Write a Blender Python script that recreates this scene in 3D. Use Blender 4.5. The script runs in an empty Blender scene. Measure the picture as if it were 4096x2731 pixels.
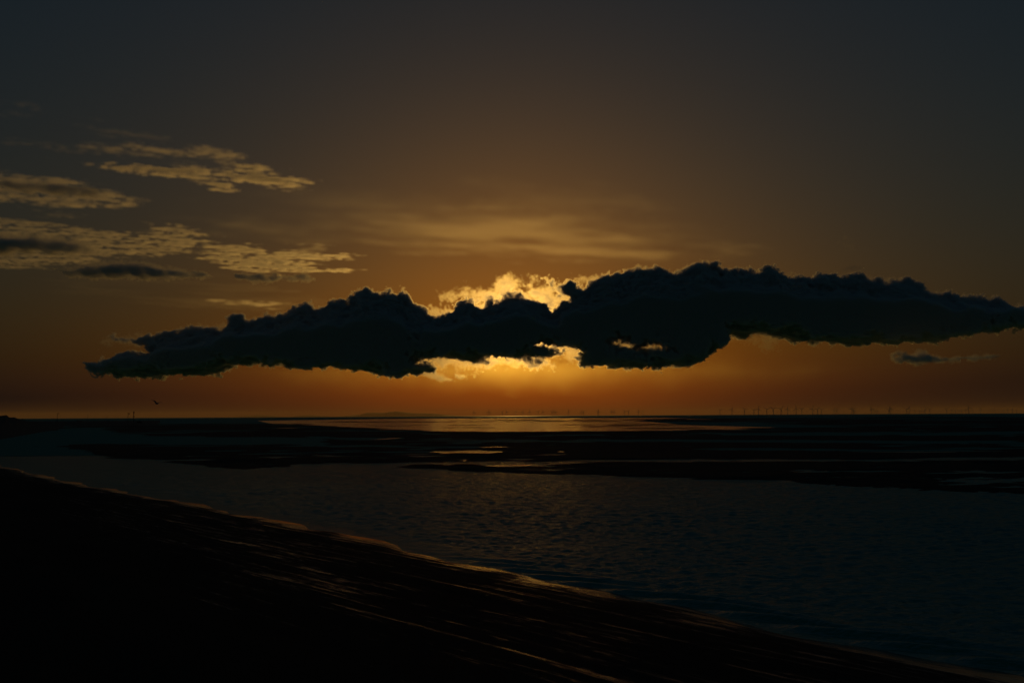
import bpy, math, random
import numpy as np
from math import radians as R
from mathutils import Matrix, Vector

sc = bpy.context.scene
COL = sc.collection
random.seed(7)

# ------------------------------------------------------------------ camera
EYE = Vector((0.0, 0.0, 6.0))
FPX, W0, H0 = 3982.0, 4096.0, 2731.0          # focal length in photo pixels
PITCH, ROLL = 4.262, -0.305
camd = bpy.data.cameras.new('camera')
camd.sensor_width = 36.0
camd.lens = FPX / W0 * 36.0
camd.clip_start, camd.clip_end = 0.1, 400000.0
cam = bpy.data.objects.new('camera', camd)
COL.objects.link(cam)
MCAM = Matrix.Rotation(R(90 + PITCH), 4, 'X') @ Matrix.Rotation(R(ROLL), 4, 'Z')
cam.matrix_world = Matrix.Translation(EYE) @ MCAM
sc.camera = cam

# ------------------------------------------------------------------ sky and sun
SUN_EL, SUN_AZ = 5.25, 0.17                    # degrees; azimuth to the right of +Y
world = bpy.data.worlds.new('World')
sc.world = world
world.use_nodes = True
wn, wl = world.node_tree.nodes, world.node_tree.links
wbg = wn['Background']
sky = wn.new('ShaderNodeTexSky')
sky.sky_type = 'NISHITA'
sky.sun_disc = False
sky.sun_elevation = R(SUN_EL)
sky.sun_rotation = R(SUN_AZ)
sky.dust_density, sky.air_density, sky.ozone_density, sky.altitude = 2.0, 2.0, 1.0, 0.0
sep = wn.new('ShaderNodeSeparateColor')
com = wn.new('ShaderNodeCombineColor')
wl.new(sky.outputs[0], sep.inputs[0])
for i, (k, g, add) in enumerate(((0.0190, 1.376, 0.0), (0.0305, 1.28, 0.035), (0.085, 1.0, 0.044))):
    p = wn.new('ShaderNodeMath'); p.operation = 'POWER'; p.inputs[1].default_value = g
    m = wn.new('ShaderNodeMath'); m.operation = 'MULTIPLY_ADD'; m.inputs[1].default_value = k; m.inputs[2].default_value = add
    wl.new(sep.outputs[i], p.inputs[0]); wl.new(p.outputs[0], m.inputs[0]); wl.new(m.outputs[0], com.inputs[i])
wl.new(com.outputs[0], wbg.inputs[0])
wbg.inputs[1].default_value = 0.1

sund = bpy.data.lights.new('sun', 'SUN')
sund.energy, sund.angle, sund.color = 0.62, R(0.53), (1.0, 0.54, 0.105)
sun = bpy.data.objects.new('sun', sund)
COL.objects.link(sun)
sdir = Vector((math.sin(R(SUN_AZ)) * math.cos(R(SUN_EL)), math.cos(R(SUN_AZ)) * math.cos(R(SUN_EL)), math.sin(R(SUN_EL))))
sun.rotation_euler = sdir.to_track_quat('Z', 'Y').to_euler()
sun.location = (0, 0, 60)

# ------------------------------------------------------------------ render settings
sc.render.engine = 'CYCLES'
cy = sc.cycles
cy.use_denoising = True
cy.denoiser = 'OPENIMAGEDENOISE'
cy.use_adaptive_sampling = False
cy.max_bounces = 8
cy.transparent_max_bounces = 64
cy.volume_bounces = 4
cy.volume_step_rate = 1.0
cy.volume_max_steps = 1024
cy.sample_clamp_indirect = 4.0
vs = sc.view_settings
vs.view_transform, vs.look, vs.exposure, vs.gamma = 'Standard', 'None', 0.0, 1.0
vs.use_curve_mapping = False

# ------------------------------------------------------------------ helpers
RC = np.array(MCAM.to_3x3())

def ray(u, v):
    """direction of the photo's pixel, scaled so that its y is 1"""
    u, v = np.asarray(u, float), np.asarray(v, float)
    d = np.stack([(u - W0 / 2) / FPX, -(v - H0 / 2) / FPX, -np.ones_like(u)], -1) @ RC.T
    return d / d[..., 1:2]

def at(u, v, dist):
    d = ray(u, v)
    return np.array(EYE) + d * dist

def on_plane(u, v, z=0.0):
    d = ray(u, v)
    t = (z - EYE.z) / d[..., 2]
    return np.array(EYE) + d * t[..., None]

def tag(o, label=None, cat=None, group=None, kind=None):
    for k, val in (('label', label), ('category', cat), ('group', group), ('kind', kind)):
        if val:
            o[k] = val
    return o

def link_mesh(name, verts, faces, mat=None, parent=None, smooth=False):
    me = bpy.data.meshes.new(name)
    me.from_pydata(verts, [], faces)
    if smooth:
        me.polygons.foreach_set('use_smooth', np.ones(len(me.polygons), bool))
    me.update()
    o = bpy.data.objects.new(name, me)
    COL.objects.link(o)
    if mat:
        me.materials.append(mat)
    if parent:
        o.parent = parent
    return o

# ------------------------------------------------------------------ clouds: density fields worked out here, carried by volumes
RNG = np.random.default_rng(11)

def fractal(shape, cell, lo, hi, beta, stretch=(1, 1, 1), turn=0.0):
    """gaussian noise with wavelengths lo..hi metres and a k^-beta amplitude spectrum"""
    f = np.fft.rfftn(RNG.standard_normal(shape).astype(np.float32))
    ks = [np.fft.fftfreq(n, c) for n, c in zip(shape[:-1], cell[:-1])] + [np.fft.rfftfreq(shape[-1], cell[-1])]
    ks = [a.reshape([-1 if i == j else 1 for j in range(len(shape))]) for i, a in enumerate(ks)]
    if turn:
        ks[0], ks[1] = ks[0] * math.cos(turn) + ks[1] * math.sin(turn), ks[1] * math.cos(turn) - ks[0] * math.sin(turn)
    k = np.sqrt(sum((a * s) ** 2 for a, s in zip(ks, stretch)))   # a long axis has a large stretch
    amp = np.where((k > 1 / hi) & (k < 1 / lo), np.maximum(k, 1e-9) ** -beta, 0)
    n = np.fft.irfftn(f * amp, s=shape, axes=range(len(shape))).astype(np.float32)
    return n / n.std()

def poly_dist(P, X, Z):
    """signed distance (inside positive) from grid points to a closed polygon"""
    P = np.asarray(P, float)
    d2 = np.full(X.shape, 1e18)
    ins = np.zeros(X.shape, bool)
    for (x0, z0), (x1, z1) in zip(P, np.roll(P, -1, 0)):
        ex, ez = x1 - x0, z1 - z0
        t = np.clip(((X - x0) * ex + (Z - z0) * ez) / max(ex * ex + ez * ez, 1e-9), 0, 1)
        d2 = np.minimum(d2, (X - x0 - t * ex) ** 2 + (Z - z0 - t * ez) ** 2)
        c = (z0 > Z) != (z1 > Z)
        ins ^= c & (X < ex * (Z - z0) / (ez if abs(ez) > 1e-9 else 1e-9) + x0)
    return np.where(ins, 1, -1) * np.sqrt(d2)

# ------------------------------------------------------------------ materials of the shore
def crop(pts, x0, y0, s):
    return [(x0 + x / s, y0 + y / s) for x, y in pts]

def smooth(a, lo, hi):
    t = np.clip((a - lo) / (hi - lo), 0, 1)
    return t * t * (3 - 2 * t)

class Nodes:
    """a few lines of shorthand for building a material"""
    def __init__(self, name):
        self.m = bpy.data.materials.new(name)
        self.m.use_nodes = True
        self.t = self.m.node_tree
        self.b = self.t.nodes['Principled BSDF']
    def new(self, kind, **k):
        n = self.t.nodes.new(kind)
        for a, v in k.items():
            setattr(n, a, v)
        return n
    def link(self, a, b):
        self.t.links.new(a, b)
    def coords(self, scale, rot=0.0):
        g = self.new('ShaderNodeNewGeometry')
        mp = self.new('ShaderNodeMapping')
        self.link(g.outputs['Position'], mp.inputs[0])
        mp.vector_type = 'TEXTURE'                      # turn first, then stretch
        mp.inputs['Rotation'].default_value = (0, 0, rot)
        mp.inputs['Scale'].default_value = [1 / k for k in scale]
        return mp.outputs[0]
    def noise(self, vec, scale, detail=4, rough=.55, dist=0.0):
        n = self.new('ShaderNodeTexNoise')
        n.inputs['Scale'].default_value = scale
        n.inputs['Detail'].default_value = detail
        n.inputs['Roughness'].default_value = rough
        n.inputs['Distortion'].default_value = dist
        self.link(vec, n.inputs['Vector'])
        return n.outputs['Fac']
    def math(self, op, a, b=0.0, c=None):
        n = self.new('ShaderNodeMath', operation=op)
        for i, v in enumerate((a, b) if c is None else (a, b, c)):
            if isinstance(v, (int, float)):
                n.inputs[i].default_value = v
            else:
                self.link(v, n.inputs[i])
        return n.outputs[0]
    def ramp(self, fac, lo, hi, to0=0.0, to1=1.0):
        n = self.new('ShaderNodeMapRange', interpolation_type='SMOOTHSTEP')
        self.link(fac, n.inputs[0])
        for i, v in enumerate((lo, hi, to0, to1)):
            n.inputs[i + 1].default_value = v
        return n.outputs[0]
    def bump(self, h, dist, strength=1.0, prev=None):
        n = self.new('ShaderNodeBump')
        n.inputs['Strength'].default_value = strength
        n.inputs['Distance'].default_value = dist
        self.link(h, n.inputs['Height'])
        if prev:
            self.link(prev, n.inputs['Normal'])
        return n.outputs[0]
    def set(self, **k):
        for a, v in k.items():
            i = self.b.inputs[a.replace('_', ' ')]
            if isinstance(v, (int, float, tuple)):
                i.default_value = v
            else:
                self.link(v, i)

def water_material(name, waves, rough, rot=0.0, colour=(.05, .30, .21, 1), spec=.22, calm=None):
    n = Nodes(name)
    normal = None
    for sx, sy, scale, h in waves:
        normal = n.bump(n.noise(n.coords((sx, sy, 1), rot), scale, 3, .6, .3), h, 1.0, normal)
    n.set(Base_Color=colour, Roughness=rough, IOR=1.333, Specular_IOR_Level=spec)
    if normal:
        n.set(Normal=normal)
    if calm is not None:                                 # wind-roughened water hides part of its mirror behind its own wavelets
        fr = n.new('ShaderNodeFresnel'); fr.inputs['IOR'].default_value = 1.333
        df, gl, mx = n.new('ShaderNodeBsdfDiffuse'), n.new('ShaderNodeBsdfGlossy'), n.new('ShaderNodeMixShader')
        df.inputs['Color'].default_value = colour
        gl.inputs['Roughness'].default_value = rough
        for sh in (fr, gl):
            n.link(normal, sh.inputs['Normal'])
        n.link(n.math('MULTIPLY', fr.outputs[0], calm), mx.inputs[0])
        n.link(df.outputs[0], mx.inputs[1]); n.link(gl.outputs[0], mx.inputs[2])
        n.link(mx.outputs[0], n.t.nodes['Material Output'].inputs['Surface'])
        n.t.nodes.remove(n.b)
    return n.m

M_CHANNEL = water_material('channel_water', ((.5, 1, 2.1, .12), (.6, 1, 7.0, .05)), .10, calm=.22)
M_RIPPLE = water_material('rippled_shallows', ((.4, 1, .5, .5), (.5, 1, 2.1, .15)), .4, calm=.16)
M_POOL = water_material('still_water', ((.3, 1, .35, .22), (.5, 1, 1.6, .07)), .14, spec=.22)
M_SEA = water_material('open_sea', ((.4, 1, .05, 6.0), (.5, 1, .3, 2.0)), .6, spec=.12)

def sand_material(name, wet_axis, streaks):
    n = Nodes(name)
    grain = n.noise(n.coords((1, 1, 1)), 9.0, 6, .7)
    col = n.new('ShaderNodeMix', data_type='RGBA')
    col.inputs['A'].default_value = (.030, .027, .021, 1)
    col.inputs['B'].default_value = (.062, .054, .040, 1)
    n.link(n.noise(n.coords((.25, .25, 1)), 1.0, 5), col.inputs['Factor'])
    n.link(col.outputs['Result'], n.b.inputs['Base Color'])
    if streaks:
        long_ = n.noise(n.coords((.14, 3.2, 1), wet_axis), 1.0, 8, .62, .5)
        broad = n.noise(n.coords((.05, .22, 1), wet_axis), 1.0, 2, .5)
        at_ = n.new('ShaderNodeAttribute', attribute_name='wet')
        film = n.new('ShaderNodeAttribute', attribute_name='film')
        wet = n.math('ADD', n.math('MULTIPLY_ADD', broad, .30, long_), at_.outputs['Fac'])
        flecks = n.noise(n.coords((1.6, 6.0, 1), wet_axis), 1.0, 5, .7)
        wet = n.math('MULTIPLY_ADD', n.math('SUBTRACT', flecks, .5), .45, wet)
        wet = n.ramp(wet, .71, .90)
        n.set(Roughness=n.math('MULTIPLY_ADD', wet, -.66, n.math('MULTIPLY_ADD', film.outputs['Fac'], -.17, .9)), IOR=1.333, Specular_IOR_Level=n.math('ADD', n.math('MULTIPLY_ADD', wet, .34, .08), n.math('MULTIPLY', film.outputs['Fac'], .4)))
        dry = n.math('SUBTRACT', 1.0, wet)
        h = n.math('MULTIPLY', grain, n.math('MULTIPLY_ADD', dry, .97, .03))
        nb = n.bump(h, .05)
        nb = n.bump(n.noise(n.coords((.4, 1, 1), wet_axis), 2.2, 2), .014, 1.0, nb)
        n.set(Normal=nb)
    else:
        n.set(Roughness=.85, Specular_IOR_Level=.12, Normal=n.bump(grain, .05))
    return n.m

SHORE_ROT = math.atan2(-.76, .65)                     # heading of the waterline on the ground
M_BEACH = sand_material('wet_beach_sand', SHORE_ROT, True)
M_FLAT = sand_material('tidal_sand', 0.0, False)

# ------------------------------------------------------------------ ground, seen as rows of distance (px below the horizon) by columns
def horizon_v(u):
    return 1661.8 - 0.00532 * (np.asarray(u, float) - 2048)

def ground_grid(us, ds):
    U, D = np.meshgrid(us, ds, indexing='ij')
    V = horizon_v(U) + D
    P = on_plane(U, V, 0.0)
    return U, V, D, P

def grid_mesh(name, P, mat, attr=None):
    nu, nd = P.shape[:2]
    idx = np.arange(nu * nd).reshape(nu, nd)
    f = np.stack([idx[:-1, :-1], idx[1:, :-1], idx[1:, 1:], idx[:-1, 1:]], -1).reshape(-1, 4)
    me = bpy.data.meshes.new(name)
    me.vertices.add(nu * nd)
    me.vertices.foreach_set('co', P.reshape(-1).astype(np.float32))
    me.loops.add(f.size)
    me.loops.foreach_set('vertex_index', f.reshape(-1).astype(np.int32))
    me.polygons.add(len(f))
    me.polygons.foreach_set('loop_start', np.arange(0, f.size, 4, dtype=np.int32))
    me.polygons.foreach_set('use_smooth', np.ones(len(f), bool))
    me.update(calc_edges=True)
    me.validate()
    if me.polygons[0].normal.z < 0:
        me.flip_normals()
    if attr:
        for k, a in attr.items():
            me.attributes.new(k, 'FLOAT', 'POINT').data.foreach_set('value', a.reshape(-1).astype(np.float32))
    me.materials.append(mat)
    o = bpy.data.objects.new(name, me)
    COL.objects.link(o)
    tag(o, kind='structure')
    return o

US = np.concatenate([np.arange(-1500, -100, 70), np.arange(-100, 4200, 7), np.arange(4200, 5700, 70)]).astype(float)

# the open sea out to the horizon, then the shallow water over the flats, then the channel
ysea = 6 * FPX / 11.0
link_mesh('sea', [(-62000, ysea, 0), (62000, ysea, 0), (62000, 62000, 0), (-62000, 62000, 0)], [(0, 1, 2, 3)], M_SEA)['kind'] = 'structure'
y150 = 6 * FPX / 150.0
link_mesh('tidal_water', [(-9000, y150, 0), (9000, y150, 0), (9000, ysea, 0), (-9000, ysea, 0)], [(0, 1, 2, 3)], M_RIPPLE)['kind'] = 'structure'

def px_dist(P, U, V, aspect):
    """distance in the plane of photo columns, rows stretched by aspect (ground distance is foreshortened about that much)"""
    P = np.array(P, float) * (1, aspect)
    return poly_dist(P, U, V * aspect)

# ---- tidal flats: sand a few centimetres proud of the water, with pools and runnels left in it
ds = np.concatenate([np.arange(11.2, 60, .6), np.arange(60, 200, 1.6), np.arange(200, 350, 3.0)])
U, V, D, P = ground_grid(US, ds)
AS = 7.0
ragged = fractal(U.shape, (7, 1.2 * AS), 60, 1200, 1.1, (2.4, .8))
fine = fractal(U.shape, (7, 1.2 * AS), 20, 200, .8, (3.0, .8))
flat = px_dist([(-1500,1735),(-400,1730),(150,1712),(430,1700),(900,1690),(1200,1694),(1480,1712),(1700,1722),(2300,1722),(2700,1719),(3100,1712),(3300,1700),(3000,1690),(2600,1685),(2600,1676),(4096,1664),(5700,1650),
    (5700,2010),(4600,1998),(4096,1982),(3900,1969),(3700,1962),(3600,1952),(3400,1942),(3240,1933),(3150,1921),(2900,1917),(2700,1912),(2500,1907),(2300,1900),(2100,1893),(1900,1885),(1600,1872),(1530,1867),(1700,1852),(1400,1854),(1200,1859),(1140,1868),(1000,1876),(900,1873),(820,1865),(720,1851),(600,1838),(430,1831),(330,1800),(130,1786),(330,1775),(1024,1778),(1300,1778),(1300,1752),(1000,1750),(700,1745),(450,1735),(420,1712),(300,1712),(100,1730),(-400,1770),(-1500,1860)], U, V, AS)
strip = fractal(U.shape, (7, 1.2 * AS), 26, 700, .9, (7.0, .6))
broken = fractal(U.shape, (7, 1.2 * AS), 200, 2500, 1.4, (2.0, .9))
h = np.clip(flat / 50, -1, .75) + ragged * .08
WET = [  # (outline, depth) of water lying on the flats
    ([(1150,1684),(1700,1676),(2600,1673),(2800,1678),(2500,1684),(2700,1700),(3000,1708),(2900,1715),(2500,1720),(1900,1724),(1600,1716),(1450,1706),(1200,1694)], 1),
    ([(1300,1754),(1700,1757),(2700,1757),(4096,1762),(5700,1756),(5700,1770),(4096,1775),(2700,1769),(1900,1769),(1500,1768)], 1),
    ([(2800,1730),(3400,1728),(4096,1726),(5700,1718),(5700,1734),(4096,1740),(3300,1744),(2900,1740)], 1),
    ([(1735,1808),(1790,1801),(1900,1799),(1990,1802),(2050,1806),(1980,1812),(1880,1816),(1780,1814)], 1.4),
    ([(2212,1806),(2235,1802),(2285,1804),(2250,1809)], 1.2),
    ([(2620,1796),(2900,1790),(3300,1791),(3600,1796),(4096,1786),(5000,1780),(5000,1798),(4096,1806),(3600,1812),(3200,1806),(2900,1800)], .8),
    ([(1300,1852),(1700,1849),(2100,1840),(2700,1836),(3400,1836),(4096,1826),(5700,1815),(5700,1834),(4096,1840),(3300,1846),(2700,1848),(2000,1852),(1600,1862)], 1),
    ([(1490,1758),(1560,1752),(1625,1749),(1560,1755)], 1), ([(1830,1841),(1870,1837),(1905,1836),(1860,1843)], 1),
    ([(2200,1780),(2500,1777),(2750,1776),(2500,1781)], .9), ([(1920,1788),(1980,1786),(2030,1787),(1970,1790)], .9),
    ([(720,1830),(760,1826),(775,1829),(740,1834)], 1), ([(1950,1861),(2130,1858),(2100,1863),(1960,1866)], .9),
    ([(560,1742),(700,1738),(900,1742),(700,1746)], .8), ([(1000,1714),(1150,1711),(1300,1713),(1100,1716)], .8),
    ([(2900,1888),(3300,1884),(3700,1880),(3300,1890)], .8), ([(3300,1930),(3700,1912),(4096,1902),(3800,1914)], .7),
]
def pool(poly, grow):
    c = np.mean(poly, 0)
    q = [(c[0] + (u - c[0]) * grow, c[1] + (v - c[1]) * grow) for u, v in poly]
    w = on_plane(np.array([p[0] for p in q]), np.array([p[1] for p in q]))
    tag(link_mesh('tide_pool', [(p[0], p[1], .004) for p in w], [tuple(range(len(w)))], M_POOL), kind='structure')
for i in (0, 3, 4, 7, 8, 9, 10, 11, 12, 14):
    pool(WET[i][0], 1.12)
BARS = [[(u0, v), ((u0 + u1) / 2, v - th), (u1, v - 1.0), ((u0 + u1) / 2 + 60, v + th)] for u0, u1, v, th in (
    (1150, 2100, 1687, 2.2), (1700, 3000, 1685, 2.4), (1350, 1900, 1692, 1.0), (2050, 2700, 1691.5, 1.2), (1400, 2300, 1699.5, 1.8), (2000, 2950, 1698, 2.0),
    (1300, 1800, 1704, 1.0), (2250, 2800, 1704.5, 1.3), (1600, 2150, 1710, 1.6), (2050, 2600, 1709, 1.5), (1750, 2050, 1715, 1.0), (2350, 2900, 1713, 1.6), (1500, 2600, 1680, 1.3), (2100, 3000, 1678, 1.6))]
for poly, k in WET:
    d = px_dist(poly, U, V, AS)
    h = h - k * 1.1 * smooth(d + ragged * 8 + fine * 3, -6, 14)
for poly in BARS:
    h = np.maximum(h, 1.2 * smooth(px_dist(poly, U, V, AS) + ragged * 5 + fine * 3 - 2, -3, 8) - .35)
h = h + (.62 + .2 * broken) * strip * smooth(flat, -40, 10) - .12
Z = np.where(h > 0, .16 * h, .4 * h) - .004
Z = np.where(Z > 0, Z + .012 * fine * np.clip(h, 0, 1), Z)
P[..., 2] = Z
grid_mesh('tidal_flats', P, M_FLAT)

# ---- the near beach
SHORE = np.array([(-400,1800),(-150,1836),(0,1862),(100,1885),(250,1920),(400,1950),(600,1985),(800,2022),(1000,2062),(1200,2100),(1370,2130),(1500,2165),(1640,2200),(1800,2235),(1940,2265),(2060,2297),(2200,2330),(2400,2368),(2600,2405),(2740,2430),(2860,2455),(3020,2490),(3200,2530),(3400,2570),(3600,2610),(3800,2645),(3950,2680),(4096,2715),(4400,2800),(5200,3050)], float)
SH = on_plane(SHORE[:, 0], SHORE[:, 1], 0.0)[:, :2]
SHP = np.vstack([SH, [[SH[-1, 0] + 5, -30], [-200, -30], [-200, SH[0, 1]]]])
ub = np.concatenate([np.arange(-700, -60, 60), np.arange(-60, 4160, 8), np.arange(4160, 5200, 60)]).astype(float)
db = np.concatenate([np.arange(140, 1075, 3.0), np.arange(1075, 2300, 60)])
U, V, D, P = ground_grid(ub, db)
S = poly_dist(SHP, P[..., 0], P[..., 1])
al = P[..., 0] * .65 - P[..., 1] * .76                   # metres along the waterline
rng = np.random.default_rng(3)
def swell(x, y, lo, hi, n, ang, spread, seed):
    r = np.random.default_rng(seed)
    out = np.zeros_like(x)
    for _ in range(n):
        lam = math.exp(r.uniform(math.log(lo), math.log(hi)))
        a = ang + r.normal(0, spread)
        out += lam * np.sin((x * math.cos(a) + y * math.sin(a)) * 2 * math.pi / lam + r.uniform(0, 6.283))
    return out / (n ** .5 * (lo * hi) ** .5)
Sm = S + .45 * np.sin(al / 2.3 + 1.1 * np.sin(al / 7.7)) * np.exp(-np.abs(S) / 3) + .2 * np.sin(al / .83 + np.sin(al / 1.9))* np.exp(-np.abs(S) / 2)
ridge = swell(S + .0 * al, al * .06, .5, 3.0, 14, 0.0, .35, 5)
Z = .014 * Sm + .15 * (1 - np.exp(-np.clip(Sm, 0, 99) / 1.4)) + .010 * ridge * smooth(S, .8, 3.5) + .03 * smooth(S, 4, 14) * swell(S, al * .1, 4, 9, 6, 0, .3, 6)
P[..., 2] = np.where(Sm < 0, .05 * Sm, Z)
wet = (.5 + .25 * np.sin(al * .9 + 2 * np.sin(al * .23)) * np.sin(al * .37)) * np.exp(-np.clip(S, 0, 99) / 1.1) - .05 + .12 * smooth(S, 1.2, 3.5) * smooth(P[..., 0], -40, -12) - .20 * smooth(S, 7, 14)
film = (.75 + .25 * np.sin(al * 1.3 + np.sin(al * .41))) * np.exp(-np.clip(S, 0, 99) / 1.1)
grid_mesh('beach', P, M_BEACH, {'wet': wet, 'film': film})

# ---- the channel between beach and flats, with small waves running in along the waterline
uc = np.concatenate([np.arange(-1500, -60, 60), np.arange(-60, 4160, 10), np.arange(4160, 5300, 60)]).astype(float)
dc = np.concatenate([np.arange(150, 1120, .8), np.arange(1120, 1300, 20)])
U, V, D, P = ground_grid(uc, dc)
P[:, 0, 1] = y150
S = -poly_dist(SHP, P[..., 0], P[..., 1])                # metres off the waterline
step = 6 * FPX / D ** 2 * .8                              # row spacing on the ground
chop = np.zeros_like(S)
for lo, hi, slope, ang, seed in ((.18, .32, .12, 1.35, 20), (.32, .6, .17, 1.45, 21), (.6, 1.1, .16, 1.5, 22), (1.1, 2.2, .08, 1.2, 23)):
    lam = (lo * hi) ** .5
    gust = .75 + .25 * np.sin(P[..., 0] / (lam * 9) + 2 * np.sin(P[..., 1] / (lam * 11))) * np.sin(P[..., 1] / (lam * 14) + seed)
    chop += slope * lam / 6.283 * 1.4 * gust * swell(P[..., 0], P[..., 1], lo, hi, 18, ang, .5, seed) * smooth(-step / lam, -.5, -.25)
nx, ny = .45, .89
ph = (P[..., 0] * nx + P[..., 1] * ny) / 1.02 + .12 * np.sin(P[..., 0] * .9) + .1 * np.sin(P[..., 1] * .31)
fr = ph - np.floor(ph)
prof = np.where(fr < .3, smooth(fr, 0, .3), 1 - smooth(fr, .3, 1.0))
env = smooth(S, -.2, .6) * (1 - smooth(S + .5 * np.sin(np.floor(ph) * 2.4), 1.0, 2.8)) * smooth(-P[..., 1], -52, -30)
P[..., 2] = chop * (.12 + .88 * smooth(S, .2, 3.0)) + .17 * prof * env
P[:, 0, 2] = 0
grid_mesh('channel_water', P, M_CHANNEL)

# ------------------------------------------------------------------ plain materials for the small things
def plain(name, colour, rough, var=.25, scale=3.0):
    n = Nodes(name)
    c = n.new('ShaderNodeMix', data_type='RGBA')
    c.inputs['A'].default_value = (*[k * (1 - var) for k in colour], 1)
    c.inputs['B'].default_value = (*[min(1, k * (1 + var)) for k in colour], 1)
    n.link(n.noise(n.coords((1, 1, 1)), scale, 4), c.inputs['Factor'])
    n.link(c.outputs['Result'], n.b.inputs['Base Color'])
    n.set(Roughness=rough)
    return n.m
M_TURBINE = plain('turbine_paint', (.42, .42, .40), .5, .08, .05)
M_STEEL = plain('weathered_steel', (.09, .075, .06), .7, .4)
M_MARK = plain('faded_marker_paint', (.10, .03, .02), .6, .3)
M_TIMBER = plain('old_timber', (.10, .08, .06), .9, .3)
M_LEAF = plain('shore_scrub_leaf', (.045, .055, .03), .8, .4)
M_TWIG = plain('shore_scrub_twig', (.06, .045, .03), .9, .3)
M_GULL = plain('gull_plumage', (.30, .30, .30), .8, .15, 20)
M_BEAK = plain('gull_beak', (.45, .28, .05), .5, .1, 20)
M_HILL = plain('far_hill', (.05, .06, .045), .95, .3, .002)
M_DUNE = plain('dune_sand_and_marram', (.07, .065, .04), .95, .45, .8)

def ring_mesh(name, rings, cap=True):
    """loft through rings of points (all the same length)"""
    n = len(rings[0])
    verts = [tuple(p) for r in rings for p in r]
    faces = []
    for i in range(len(rings) - 1):
        for k in range(n):
            a, b = i * n + k, i * n + (k + 1) % n
            faces.append((a, b, b + n, a + n))
    if cap:
        faces.append(tuple(range(n))[::-1])
        faces.append(tuple(range((len(rings) - 1) * n, len(rings) * n)))
    me = bpy.data.meshes.new(name)
    me.from_pydata(verts, [], faces)
    me.update()
    return me

def tube(name, stations, n=8):
    """upright lofted tube: stations of (z, radius)"""
    return ring_mesh(name, [[(r * math.cos(2 * math.pi * k / n), r * math.sin(2 * math.pi * k / n), z) for k in range(n)] for z, r in stations])

def put(name, me, mat, parent=None, loc=(0, 0, 0)):
    if not me.materials:
        me.materials.append(mat)
    o = bpy.data.objects.new(name, me)
    COL.objects.link(o)
    o.location = loc
    o.parent = parent
    return o

def empty(name, loc):
    e = bpy.data.objects.new(name, None)
    COL.objects.link(e)
    e.location = loc
    e.empty_display_size = 1
    return e

# ------------------------------------------------------------------ far hills
def hill(label, pts, dist):
    """a ridge standing dist metres away; pts are its crest in the photo"""
    pts = np.array(pts, float)
    uu = np.linspace(pts[0, 0], pts[-1, 0], 70)
    vv = np.interp(uu, pts[:, 0], pts[:, 1])
    crest = at(uu, vv, dist)
    z = np.clip(crest[:, 2], 0, None)
    r = np.random.default_rng(int(pts[0, 0]))
    z = z * (1 + .05 * r.standard_normal(len(z)))
    prof = [(-1, 0), (-.75, .25), (-.5, .6), (-.22, .9), (0, 1), (.3, .85), (.7, .4), (1, 0)]
    wid = 2600
    P = np.array([[(crest[i, 0] + f * 150 * r.standard_normal(), dist + f * wid, -2 + z[i] * k * (1 if abs(f) < .01 else 1 + .08 * r.standard_normal())) for f, k in prof] for i in range(len(uu))])
    o = grid_mesh('hill', P, M_HILL)
    o['label'] = label
hill('long hazy headland on the horizon left of the sun', crop([(130,191),(180,186),(230,180),(290,168),(350,166),(400,170),(440,162),(475,158),(540,165),(600,172),(680,172),(760,176),(850,186),(905,190)], 1300, 1550, 1.68), 57000)
hill('low hazy hill on the horizon at the left', [(960,1668),(990,1663),(1030,1660),(1070,1662),(1100,1664),(1125,1667)], 58000)
hill('small hazy hill between the low hill and the headland', [(1175,1666.5),(1215,1661),(1250,1660),(1285,1663),(1305,1666)], 58500)

# ------------------------------------------------------------------ dune spit on the left
SKY = np.array([(-900,1655),(-500,1660),(-250,1661),(-80,1663),(0,1664.6),(24,1663),(33,1668.5),(46,1671),(54,1670.5),(68,1675),(89,1681),(119,1688),(140,1690),(226,1688),(298,1687),(312,1685),(342,1685.5),(375,1687.5),(417,1689),(480,1690),(536,1691),(590,1692.5),(640,1697)], float)
ud = np.arange(-900, 641, 4.0)
dd = np.concatenate([np.arange(13, 40, .8), np.arange(40, 112, 3.0)])
U, V, D, P = ground_grid(ud, dd)
DC = 26.0
zc = 6 - (np.interp(ud, SKY[:, 0], SKY[:, 1]) - horizon_v(ud)) * (6 * FPX / DC) / FPX
lump = fractal(U.shape, (4, 4), 10, 90, 1.0)
toe = np.interp(ud, [-900, -100, 60, 140, 640], [60, 50, 40, 33, 30])
T = np.where(D < DC, smooth(D, 15, DC), 1 - smooth(D, DC + .6, toe[:, None]))
foot = np.interp(ud, [-900, 0, 140, 245, 260, 640], [112, 86, 62, 44, 33, 30])
apron = .35 * (1 - smooth(D, foot[:, None] - 10, foot[:, None]))
P[..., 2] = zc[:, None] * T * (1 + .03 * lump) + .28 * lump * T + apron - .25 * (D > foot[:, None]) - .2 * (D < 15)
o = grid_mesh('dune', P, M_DUNE)
o['label'] = 'low dark dune spit reaching in from the left edge'

def dune_point(u, v_base, d=None):
    d = DC if d is None else d
    p = on_plane(np.array([float(u)]), np.array([float(horizon_v(u) + d)]))[0]
    z = 6 - (v_base - float(horizon_v(u))) * p[1] / FPX
    return np.array([p[0], p[1], z])

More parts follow.
